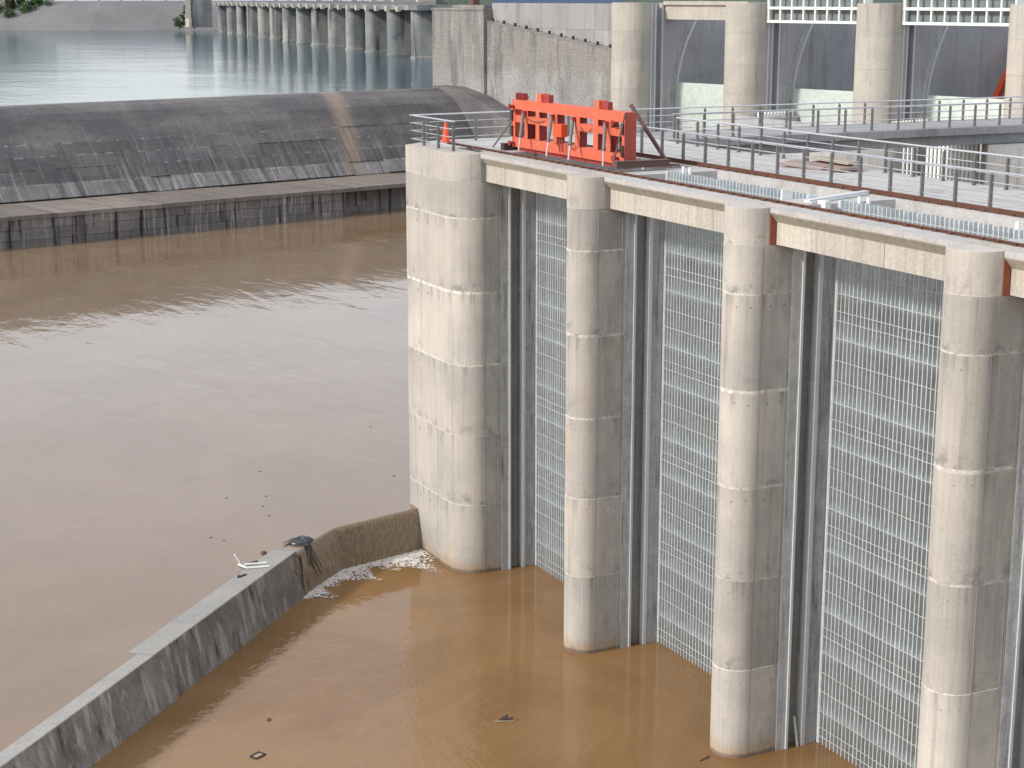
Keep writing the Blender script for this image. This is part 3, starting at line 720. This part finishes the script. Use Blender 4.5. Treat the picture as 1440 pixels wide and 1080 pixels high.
M['damcore'] = dam_mat('dam_core', (.04, .04, .042), (.035, .035, .037), (.06, .06, .06), (.03, .03, .03), False)
dam = empty('overflow_dam', (DA.x, DA.y, 0), DANG, label='long dark overflow dam with rounded crest across the river', cat='dam')
TD0, TD1 = -28., 67.15
PF = [(9.5, 4.85), (10.75, 6.15), (11.75, 7.45), (12.7, 8.65), (13.65, 9.8), (14.6, 10.85), (15.6, 11.75), (16.7, 12.45), (17.9, 12.95), (19.2, 13.2), (20.8, 13.22)]
core = [(9.7, -3)] + [(p + .18, z - .16) for p, z in PF] + [(22.5, 12.4), (24, -3)]
MB().extr(core, TD0, TD1, 'x').ob('dam_core', M['damcore'], dam)
rp = random.Random(11)
for i in range(len(PF) - 1):
    (p0, z0), (p1, z1) = PF[i], PF[i + 1]; nv = Vector((-(z1 - z0), p1 - p0)).normalized()
    t = TD0 + rp.uniform(-3, 0); mat = M['damlow'] if i == 0 else M['dam']
    while t < TD1:
        L = rp.uniform(2.0, 7.5) if i == 0 else (rp.uniform(5, 11) if i < 4 else rp.uniform(16, 30))
        t2 = min(TD1, t + L); of = (rp.uniform(0, .05) if i < 4 else rp.uniform(0, .012)) if i else rp.choice((-.09, .02, .03, .04, .05))
        if i in (2, 3): of = rp.choice((0, 0, .05, -.07)) if t > 30 else rp.uniform(.0, .04)
        if t2 - t > .3:
            g_ = .012 if i < 4 else .002
            q = [(p0 + nv.x * of, z0 + nv.y * of), (p1 + nv.x * of, z1 + nv.y * of), (p1 + nv.x * (of - .14), z1 + nv.y * (of - .14)), (p0 + nv.x * (of - .14), z0 + nv.y * (of - .14))]
            d_ = Vector((p1 - p0, z1 - z0)).normalized() * .008
            q[0] = (q[0][0] + d_.x, q[0][1] + d_.y); q[3] = (q[3][0] + d_.x, q[3][1] + d_.y)
            m_ = MB(); a0, a1 = max(TD0, t) + g_, t2 - g_
            m_.extr(q, a0, a1, 'x').ob('facing_slab', mat, dam, smooth=0)
        t = t2
# apron ledge slabs
t = TD0
for t2 in (-14., -4.5, 5.6, 16.4, 28.4, 39.2, 50., 58., TD1):
    MB().box(t + .03, t2 - .03, -.12 + rp.uniform(-.03, .03), 9.75, 4.32, 4.7 + rp.uniform(-.02, .02)).ob('apron_slab', M['apron'], dam, smooth=0); t = t2
MB().box(TD0, 37.4, .35, 9.6, -3, 4.31).ob('base_core', M['damcore'], dam)
MB().box(37.4, TD1, 2.2, 9.6, -3, 4.31).ob('base_core', M['stone'], dam)
MB().extr([(20, 13.5), (16.5, 13.45), (13, 12.75), (11, 12.05), (9, 11.3), (5, 9.5), (0, 7.2), (0, 1), (20, 1)], 64.6, 67.1, 'x').ob('wing_wall', M['dam'], dam)
zc = [1.3, 2.45, 3.45, 4.315]
for ci in range(3):
    t = TD0 + (ci % 2) * 1.1
    while t < 37.3:
        L = rp.uniform(1.7, 3.6); t2 = min(37.3, t + L); o_ = rp.uniform(-.05, .05)
        if t2 - t > .3: MB().box(t + .015, t2 - .015, o_, .4, zc[ci] + .015, zc[ci + 1] - .012).ob('stone_block', M['stone'], dam, smooth=0)
        t = t2
for t, w_, z0 in ((36.6, .8, 1.5), (40.4, .5, 2.5), (41.6, .9, 3.0), (38.0, .4, 1.5)):
    MB().box(t, t + w_, 1.9, 2.25, z0, 4.31).ob('lime_crust', M['damlow'], dam, smooth=0)

# ------------------------------------------------------------------ right bank walls, in the dam's frame
def masonry():
    g = G('old_masonry'); tc = g.n('ShaderNodeTexCoord').outputs['Object']; x, y, z = g.sep(tc)
    cb = g.n('ShaderNodeCombineXYZ'); g.l(y, cb.inputs[0]); g.l(z, cb.inputs[1])
    br_ = g.n('ShaderNodeTexBrick'); g.l(cb.outputs[0], br_.inputs['Vector']); br_.inputs['Scale'].default_value = 1.0
    br_.inputs['Brick Width'].default_value = .6; br_.inputs['Row Height'].default_value = .27; br_.inputs['Mortar Size'].default_value = .03
    br_.inputs['Color1'].default_value = (.295, .278, .258, 1); br_.inputs['Color2'].default_value = (.265, .255, .243, 1); br_.inputs['Mortar'].default_value = (.245, .235, .225, 1)
    pl = g.mix(g.ramp(g.noise(tc, .2, 4), .4, .6), (.35, .34, .33), (.29, .285, .285))
    up_ = g.ramp(g.math('ADD', z, g.math('MULTIPLY', g.noise(tc, .4, 4), 3.)), 16.2, 17.6)
    c = g.mix(up_, pl, br_.outputs['Color'])
    st = g.noise(g.map(tc, (1, .8, .10)), 1.0, 6, .7)
    c = g.mix(g.math('MULTIPLY', g.ramp(st, .47, .68), .75), c, (.125, .123, .126))
    st2 = g.noise(g.map(tc, (1, 1.1, .12), loc=(7, 9, 1)), 1.0, 5, .65)
    c = g.mix(g.math('MULTIPLY', g.ramp(st2, .57, .7), .45), c, (.46, .45, .44))
    fine = g.noise(tc, 4, 7, .7); c = g.mix(1., c, g.gray(g.ramp(fine, .25, .75, .72, 1.2)), 'MULTIPLY')
    g.bump(g.math('ADD', fine, g.math('MULTIPLY', br_.outputs['Fac'], -.6)), .7, .08)
    return g.fin(c, .9)
M['masonry'] = masonry()
T0 = 67.2
rw = empty('retaining_wall', (DA.x, DA.y, 0), DANG, label='stained old masonry retaining wall with sloping top, right of the dam crest', cat='wall')
# wall body: polygon in (p, z) extruded in t
MB().extr([(13.0, -3), (13.0, 21.05), (-9.2, 18.2), (-9.2, -3)], T0, T0 + 3, 'x').ob('old_wall', M['masonry'], rw, smooth=0)
MB().extr([(13.0, 21.05), (13.0, 21.25), (-9.2, 18.4), (-9.2, 18.2)], T0 - .06, T0 + .75, 'x').ob('coping', M['damlow'], rw, smooth=0)
for i in range(11):
    u_ = (i + .5) / 11; MB().box(T0 + .1, T0 + .35, 13 - 22 * u_, 13.22 - 22 * u_, 21.2 - 2.85 * u_, 21.65 - 2.85 * u_).ob('stub', M['black'], rw)
ab = empty('abutment_tower', (DA.x, DA.y, 0), DANG, label='tall masonry abutment block at the far end of the dam crest', cat='abutment')
MB().extr([(13.02, -3), (13.02, 22.4), (22.9, 22.4), (22.9, -3)], T0 - .45, T0 + 9, 'x').ob('abutment_body', M['masonry'], ab, smooth=0)
MB().box(T0 - .55, T0 + 9.1, 12.95, 23.0, 22.4, 22.65).ob('cap', M['masonry'], ab)
MB().box(T0 + 1.2, T0 + 2.2, 17.0, 17.9, 23.01, 24.3).ob('cap_post', M['brown'], ab); MB().box(T0 + .4, T0 + 4, 14, 20, 22.655, 23.0).ob('cap_step', M['masonry'], ab)
nw = empty('concrete_wall', (DA.x, DA.y, 0), DANG, label='plain grey concrete wall rising behind the old masonry wall', cat='wall')
for i in range(5):
    a_, b_ = 13 - 22.2 * i / 5, 13 - 22.2 * (i + 1) / 5
    MB().box(T0 + .8 + .01 * (i % 2), T0 + 2.5, b_ + .012, a_ - .012, 15, 20.4).ob('wall_panel', M['newwall'], nw)
    MB().box(T0 + .82 + .01 * ((i + 1) % 2), T0 + 2.5, b_ + .012, a_ - .012, 20.42, 23.25).ob('wall_panel', M['newwall'], nw)
M['blue'] = paint('blue_paint', (.05, .10, .24), (.03, .06, .12), .4, .5)
bf = empty('blue_fence', (DA.x, DA.y, 23.26), DANG, label='dark blue fence on top of the grey concrete wall', cat='fence')
MB().box(T0 + 1, T0 + 1.1, -9, 13, .06, .2).ob('bottom_bar', M['blue'], bf); MB().box(T0 + 1, T0 + 1.1, -9, 13, 1.0, 1.12).ob('top_bar', M['blue'], bf)
pk = MB().box(-.03, .03, -.06, .06, 0, 1.2).mesh('picket', M['blue'])
for i in range(60): ob('picket', pk, bf, (T0 + 1.16, -8.9 + 21.8 * i / 59, 0))

# ------------------------------------------------------------------ sluice with radial gates
def spier(k, lab):
    sc = -11.0 - 16.5 * k
    root = empty('sluice_pier', dw(T0 + .35, sc, 0), DANG, label=lab, cat='pier', group='sluice piers')
    r_ = 2.1; n = 24
    def pol(x1):
        pts = [(r_ * math.cos(R(90 + 180 * i / n)), r_ * math.sin(R(90 + 180 * i / n))) for i in range(n + 1)]
        return pts + [(x1, -r_), (x1, r_)]
    zs = [0, 5.5, 8.4, 11.4, 14.4, 17.4, 20.4, 23.35]
    for i in range(len(zs) - 1):
        MB().prism(offset(pol(.75), rp.uniform(-.012, .004)), zs[i], zs[i + 1], .02).ob('concrete_lift', M['sluice'], root)
    MB().prism([(.752, -r_ + .01), (1.6, -r_ + .01), (1.6, -r_ + .5), (2.5, -r_ + .5), (2.5, -r_ + .01), (25, -r_ + .01), (25, r_ - .01), (.752, r_ - .01)], 0, 23.3).ob('pier_body', M['dark'], root)
    for x in (.9, 1.5): MB().box(x, x + .16, -r_ - .03, -r_ + .05, 5, 23.2).ob('steel_guide', M['galv'], root)
    MB().box(2.5, 2.72, -r_ - .04, -r_ + .05, 5, 23.2).ob('steel_guide', M['galv'], root)
    # curved seal plate of the radial gate: centre far back
    cx, cz, rr = 20.0, 12.5, 15.3
    for r0, r1, mat, o_ in ((rr - .28, rr, 'galv', .03), (rr + .12, rr + .75, 'guide2', .02)):
        m_ = MB(); N_ = 20; v = []; f = []
        for i in range(N_ + 1):
            a_ = R(180 - 45 + 60 * i / N_)
            for q in (r0, r1): v += [(cx + q * math.cos(a_), -r_ - o_, cz + q * math.sin(a_)), (cx + q * math.cos(a_), -r_ + .05, cz + q * math.sin(a_))]
            if i:
                b = 4 * (i - 1); f += [(b, b + 2, b + 6, b + 4), (b, b + 4, b + 5, b + 1), (b + 2, b + 3, b + 7, b + 6)]
        m_.add(v, f).ob('seal_plate' if mat == 'galv' else 'second_pour_strip', M[mat], root)
    return root
SLAB = ['leftmost round-fronted sluice pier, next to the grey wall', 'second round-fronted sluice pier from the grey wall, holding up the cream beam',
        'third round-fronted sluice pier, between the two white lattice gates', 'round-fronted sluice pier cut by the right edge of the picture']
for k in range(4): spier(k, SLAB[k])
GL = ['pale green radial gate in the leftmost sluice bay', 'pale green radial gate in the middle sluice bay', 'pale green radial gate in the right sluice bay, with the red hoist arm']
for k in range(3):
    s1 = -13.15 - 16.5 * k; s0 = s1 - 12.2
    root = empty('radial_gate', dw(T0 + .35, (s0 + s1) / 2, 0), DANG, label=GL[k], cat='gate', group='radial gates')
    cx, cz, rr = 20.0, 12.5, 15.25; v = []; f = []; N_ = 24
    for i in range(N_ + 1):
        a_ = R(171.0 + 42 * i / N_)
        for q in (rr, rr - .2):
            for y in (-6.05, 6.05): v.append((cx + q * math.cos(a_), y, cz + q * math.sin(a_)))
        if i:
            b = 4 * (i - 1); f += [(b, b + 1, b + 5, b + 4), (b + 2, b + 6, b + 7, b + 3), (b, b + 4, b + 6, b + 2), (b + 1, b + 3, b + 7, b + 5)]
    f.append((0, 2, 3, 1))
    MB().add(v, f).ob('skin_plate', M['pale'], root)
    if k == 2:
        ARM = (9.0, 6.0, 18.5, 19.8)
        MB().bar((ARM[0], 5.0, ARM[1]), (ARM[2], 5.0, ARM[3]), .55, .75, (0, 1, 0)).ob('hoist_arm', M['orange'], root, label='red hoist arm')
        MB().bar((ARM[0] - .5, 4.5, ARM[1]), (ARM[2] - .5, 4.5, ARM[3]), .2, .35, (0, 1, 0)).ob('hoist_rod', M['red2'], root)
# lintels
rt = empty('lintel_beam', dw(T0 + .35, -19.2, 0), DANG, label='cream concrete beam spanning the leftmost sluice bay', cat='beam')
MB().box(2.9, 4.2, -6.05, 6.05, 21.6, 23.1).ob('beam_face', M['beam'], rt); MB().box(2.6, 4.4, -6.05, 6.05, 23.11, 23.5).ob('beam_cap', M['beam'], rt)
for k, lab in ((1, 'white lattice steel gate hoisted above the middle sluice bay'), (2, 'white lattice steel gate hoisted above the right sluice bay')):
    root = empty('lattice_gate', dw(T0 + .35, -19.25 - 16.5 * k, 0), DANG, label=lab, cat='gate', group='lattice gates')
    for z in (21.45, 22.75, 24.1, 25.4): MB().box(.55, .95, -6.0, 6.0, z, z + .26).ob('cross_rail', M['white'], root)
    for i in range(9):
        y = -5.9 + 11.8 * i / 8
        for z in (21.72, 23.02, 24.37): MB().box(.6, .85, y - .075, y + .075, z, z + 1.02).ob('mullion', M['white'], root)
    MB().box(1.3, 1.42, -5.95, 5.95, 21.72, 25.6).ob('skin_plate', M['teal'], root)
    for s_ in (-1, 1): MB().box(.5, 1.7, s_ * 6.02 - .02, s_ * 6.02 + .02, 21.4, 25.7).ob('end_plate', M['white'], root)
# row of white stubs on the sill
for k in (1, 2):
    root = empty('white_picket_row', dw(T0 + .35, -11 - 16.5 * k - 2.6, 0), DANG, label=['', 'row of short white stubs at the foot of the second sluice pier', 'row of short white stubs at the foot of the third sluice pier'][k], cat='fence', group='white stubs')
    for i in range(11): MB().box(-1.2 + i * .5, -1.0 + i * .5, -.5, -.3, 12.2, 12.75).ob('stub', M['white'], root)
    MB().box(-1.4, 4.4, -.7, .45, 5, 12.2).ob('stub_sill', M['sluice'], root)
MB().box(0, 30, -64, -9, -3, 6.).ob('sluice_floor', M['dark'], loc=dw(T0, 0, 0), rot=(0, 0, DANG), kind='structure')

# ------------------------------------------------------------------ things seen under the access bridge
u1 = empty('bridge_pier', (30, 22.5, 0), label='grey bridge pier below the deck railing, left of the white slats', cat='pier', group='bridge piers')
MB().prism([(2.4 * math.cos(R(90 + 12 * i)) * .5, 2.5 * math.sin(R(90 + 12 * i))) for i in range(16)] + [(4, -2.5), (4, 2.5)], 0, 16.9).ob('pier_body', M['newwall'], u1)
u2 = empty('bridge_pier', (30, 10.6, 0), label='grey bridge pier below the deck railing, right of the white slats', cat='pier', group='bridge piers')
MB().prism([(2.4 * math.cos(R(90 + 12 * i)) * .5, 2.5 * math.sin(R(90 + 12 * i))) for i in range(16)] + [(4, -2.5), (4, 2.5)], 0, 16.9).ob('pier_body', M['newwall'], u2)
sl = empty('slat_screen', (30.4, 16, 0), label='white vertical slats between the piers below the access bridge', cat='screen')
for i in range(13): MB().box(0, .16, -1.8 + i * .31, -1.62 + i * .31, 5, 16.9).ob('slat', M['white'], sl)
for i in range(4): MB().box(0, .12, 2.9 + i * .33, 3.0 + i * .33, 5, 16.9).ob('slat', M['white'], sl)
MB().box(33, 33.5, -30, 40, 0, 16.5).ob('screen_wall', M['dark'], kind='structure')

# ------------------------------------------------------------------ old sluice across the reservoir
P0, P1 = Vector((133.0, 468.)), Vector((97.5, 236.)); NP = 14
rd = (P1 - P0).normalized(); rang = math.atan2(rd.y, rd.x)
oldg = 'old sluice piers across the reservoir'
pw = 3.3; pts = [(x, y) for x, y in [(-pw / 2, 6), (-pw / 2, -1.2)] + [(pw / 2 * math.cos(R(180 + 15 * i)), -1.2 + 1.5 * math.sin(R(180 + 15 * i))) for i in range(1, 12)] + [(pw / 2, -1.2), (pw / 2, 6)]]
bodym = MB().prism(pts, -4, 8.6).mesh('pier_body', M['old']); basem = MB().prism(offset(pts, .18), -4, .5, .1).mesh('pier_base', M['old'])
upm = MB().box(-.8, .8, -1.6, -.4, 10.0, 15.5).mesh('upper_column', M['sluice'])
gm = MB().box(-7.2, 7.2, 5.0, 5.6, -2, 8.6).mesh('gate_leaf', M['old'])
OW = ['leftmost', 'second from the left', 'third from the left', 'fourth from the left', 'fifth from the left', 'sixth from the left', 'seventh from the left', 'seventh from the right', 'sixth from the right', 'fifth from the right',
      'fourth from the right', 'third from the right', 'second from the right', 'rightmost']
for i in range(NP):
    p_ = P0.lerp(P1, i / (NP - 1))
    root = empty('old_sluice_pier', (p_.x, p_.y, 13.0), rang, label='old grey sluice pier in the reservoir, ' + OW[i] + ' of the row', cat='pier', group=oldg)
    ob('pier_body', bodym, root); ob('pier_base', basem, root); ob('upper_column', upm, root)
    if i < NP - 1:
        q = p_.lerp(P0.lerp(P1, (i + 1) / (NP - 1)), .5); ob('gate_leaf', gm, root, ((q - p_).length, 0, 0))
L = (P1 - P0).length
wk = empty('service_walkway', (P0.x, P0.y, 21.6), rang, label='pale concrete service walkway on top of the old sluice piers', cat='walkway')
MB().box(-4, L + 6, -3.2, 6, 0, .9).ob('walkway_slab', M['old'], wk)
MB().box(-4, L + 6, -2.5, 2.0, 4.5, 7).ob('upper_beam', M['old'], wk)
bk = MB().box(-.7, .7, -3.9, -3.21, -.3, .7).mesh('bracket', M['sluice'])
for i in range(28): ob('bracket', bk, wk, (2 + i * 8.4, 0, 0))
tw = empty('gate_tower', (131.5, 482., 13.0), rang, label='small pale concrete gate tower at the left end of the old sluice', cat='tower')
MB().box(-4, 4, -6, 0.5, 1.6, 14).ob('tower_wall', M['old'], tw)
for x in (-4.4, -.4, 3.6): MB().box(x, x + .8, -6.6, -6.0, -1, 14).ob('tower_column', M['sluice'], tw)
MB().box(-4.6, 4.6, -6.7, -5.9, 1.6, 4.2).ob('tower_sill', M['sluice'], tw)

# ------------------------------------------------------------------ far bank
bank = [(20, 600), (62, 567), (105, 528), (150, 512), (220, 505)]
v = []; f = []
nb_ = 40
def bl(u):
    s_ = u * (len(bank) - 1); i = min(len(bank) - 2, int(s_)); return Vector(bank[i]).lerp(Vector(bank[i + 1]), s_ - i)
prof_b = [(-2, 12.0), (0, 13.0), (1.5, 13.9), (3, 14.0), (22, 22.4), (60, 22.6), (700, 30)]
nrm = Vector((.40, .915))
for i in range(nb_ + 1):
    c_ = bl(i / nb_)
    for o_, z in prof_b: v.append((c_.x + nrm.x * o_, c_.y + nrm.y * o_, z))
    if i: n = len(prof_b); f += [((i - 1) * n + j, i * n + j, i * n + j + 1, (i - 1) * n + j + 1) for j in range(n - 1)]
M['bank'] = concrete('bank_lining', (.21, .205, .205), (.17, .168, .17), (.12, .12, .12), .05, .5, .3, .05)
ob('far_bank', mk('far_bank', v, f, M['bank'], 0), kind='structure')
fw = empty('bank_fence', (0, 0, 0), label='pale panel fence on top of the far bank', cat='fence')
M['panel'] = paint('pale_panel', (.62, .66, .74), (.5, .55, .62), .3, .4)
fa, fb = bl(.42) + nrm * 23, bl(.93) + nrm * 23; nfp = 15; fang = math.atan2((fb - fa).y, (fb - fa).x); fl = (fb - fa).length / nfp
pm_ = MB().box(.08, fl - .08, 0, .1, 0, 2.6).mesh('fence_panel', M['panel']); po_ = MB().box(-.12, .12, -.15, .2, 0, 2.8).mesh('fence_post', M['post'])
for i in range(nfp):
    c_ = fa.lerp(fb, i / nfp); ob('fence_panel', pm_, fw, (c_.x, c_.y, 22.4), (0, 0, fang)); ob('fence_post', po_, fw, (c_.x, c_.y, 22.4), (0, 0, fang))
# leafy trees and shrubs
def leaf_mat(name, c1, c2):
    g = G(name); c = g.mix(g.ramp(g.noise(g.pos(), .6, 3), .35, .65), c1, c2)
    c = g.mix(1., c, g.gray(g.ramp(g.rand(), 0, 1, .8, 1.1)), 'MULTIPLY'); m = g.fin(c, .7, 0, .3); return m
M['leaf'] = leaf_mat('leaf', (.055, .12, .035), (.09, .15, .045)); M['leaf2'] = leaf_mat('leaf_dark', (.04, .09, .035), (.06, .115, .04)); M['bark'] = paint('bark', (.10, .07, .05), rough=.9)
def tree(x, y, z, h_, rad, lab, mat, seed, nl=1500):
    r_ = random.Random(seed); root = empty('tree', (x, y, z), label=lab, cat='tree', group='trees on the far bank')
    m_ = MB(); top = Vector((r_.uniform(-.4, .4), r_.uniform(-.4, .4), h_ * .75)); m_.tube((0, 0, -.5), top, .05 * h_, 8, .015 * h_)
    cl = []
    for i in range(14):
        a_ = r_.uniform(0, 6.28); q = r_.uniform(.3, 1) * rad; zz = h_ * r_.uniform(.12, .95); e = Vector((q * math.cos(a_), q * math.sin(a_), zz)); cl.append((e, r_.uniform(.28, .5) * rad))
        b_ = top * r_.uniform(.25, .8); m_.tube(b_, e, .015 * h_, 5, .004 * h_)
    m_.ob('trunk', M['bark'], root); v = []; f = []
    for i in range(nl):
        c_, q = r_.choice(cl); d_ = Vector((r_.gauss(0, 1), r_.gauss(0, 1), r_.gauss(0, .8))); d_ = d_.normalized() * q * r_.random() ** .4; p_ = c_ + d_
        s_ = r_.uniform(.22, .5) * (h_ / 7); a1 = Vector((r_.gauss(0, 1), r_.gauss(0, 1), r_.gauss(0, .6))).normalized(); a2 = a1.cross(Vector((r_.gauss(0, 1), r_.gauss(0, 1), r_.gauss(0, 1)))).normalized()
        b = len(v); v += [p_ - a1 * s_, p_ + a2 * s_ * .5, p_ + a1 * s_, p_ - a2 * s_ * .5]; f.append((b, b + 1, b + 2, b + 3))
    ob('crown', mk('crown', v, f, mat, 0), root)
for i, (px, py, h_, rad, lab) in enumerate(((84.5, 564, 12, 5.0, 'dark green tree leaning over the water at the left picture edge'), (91, 563, 11, 4.6, 'green tree on the far bank at the left, second from the edge'),
        (96.5, 561, 8.5, 4.0, 'green tree on the far bank at the left, third from the edge'), (101, 572, 6, 3, 'rightmost of the trees on the far bank, beside the bare slope'),
        (133.8, 506, 7, 2.8, 'thin shrub beside the gate tower on the far bank'), (129.5, 508, 4.5, 2.2, 'low shrub at the right foot of the bare slope'))):
    tree(px, py, 14 if py < 580 else 20, h_, rad, lab, M['leaf'] if i % 2 else M['leaf2'], 20 + i, 1300)


# ------------------------------------------------------------------ wooded hills beyond the far bank (seen as reflections in the reservoir)
hr = random.Random(5); v = []; f = []; NX, NY = 90, 10
ph = [(hr.uniform(.004, .03), hr.uniform(0, 6.28), hr.uniform(.3, 1)) for _ in range(9)]
for j in range(NY + 1):
    for i in range(NX + 1):
        x = -700 + 1500 * i / NX; u_ = j / NY
        top = 50 + 5 * sum(a_ * math.sin(k_ * x + p_) for k_, p_, a_ in ph)
        v.append((x, 840 + 220 * u_ - .12 * x + hr.uniform(-4, 4), 18 + (top - 18) * math.sin(u_ * math.pi * .62) ** .8 + (hr.uniform(-1.6, 1.6) if j else 0)))
f = [(j * (NX + 1) + i, j * (NX + 1) + i + 1, (j + 1) * (NX + 1) + i + 1, (j + 1) * (NX + 1) + i) for j in range(NY) for i in range(NX)]
M['wooded'] = leaf_mat('wooded_hill', (.06, .10, .07), (.10, .14, .10))
ob('hills', mk('hills', v, f, M['wooded'], 0), kind='structure')
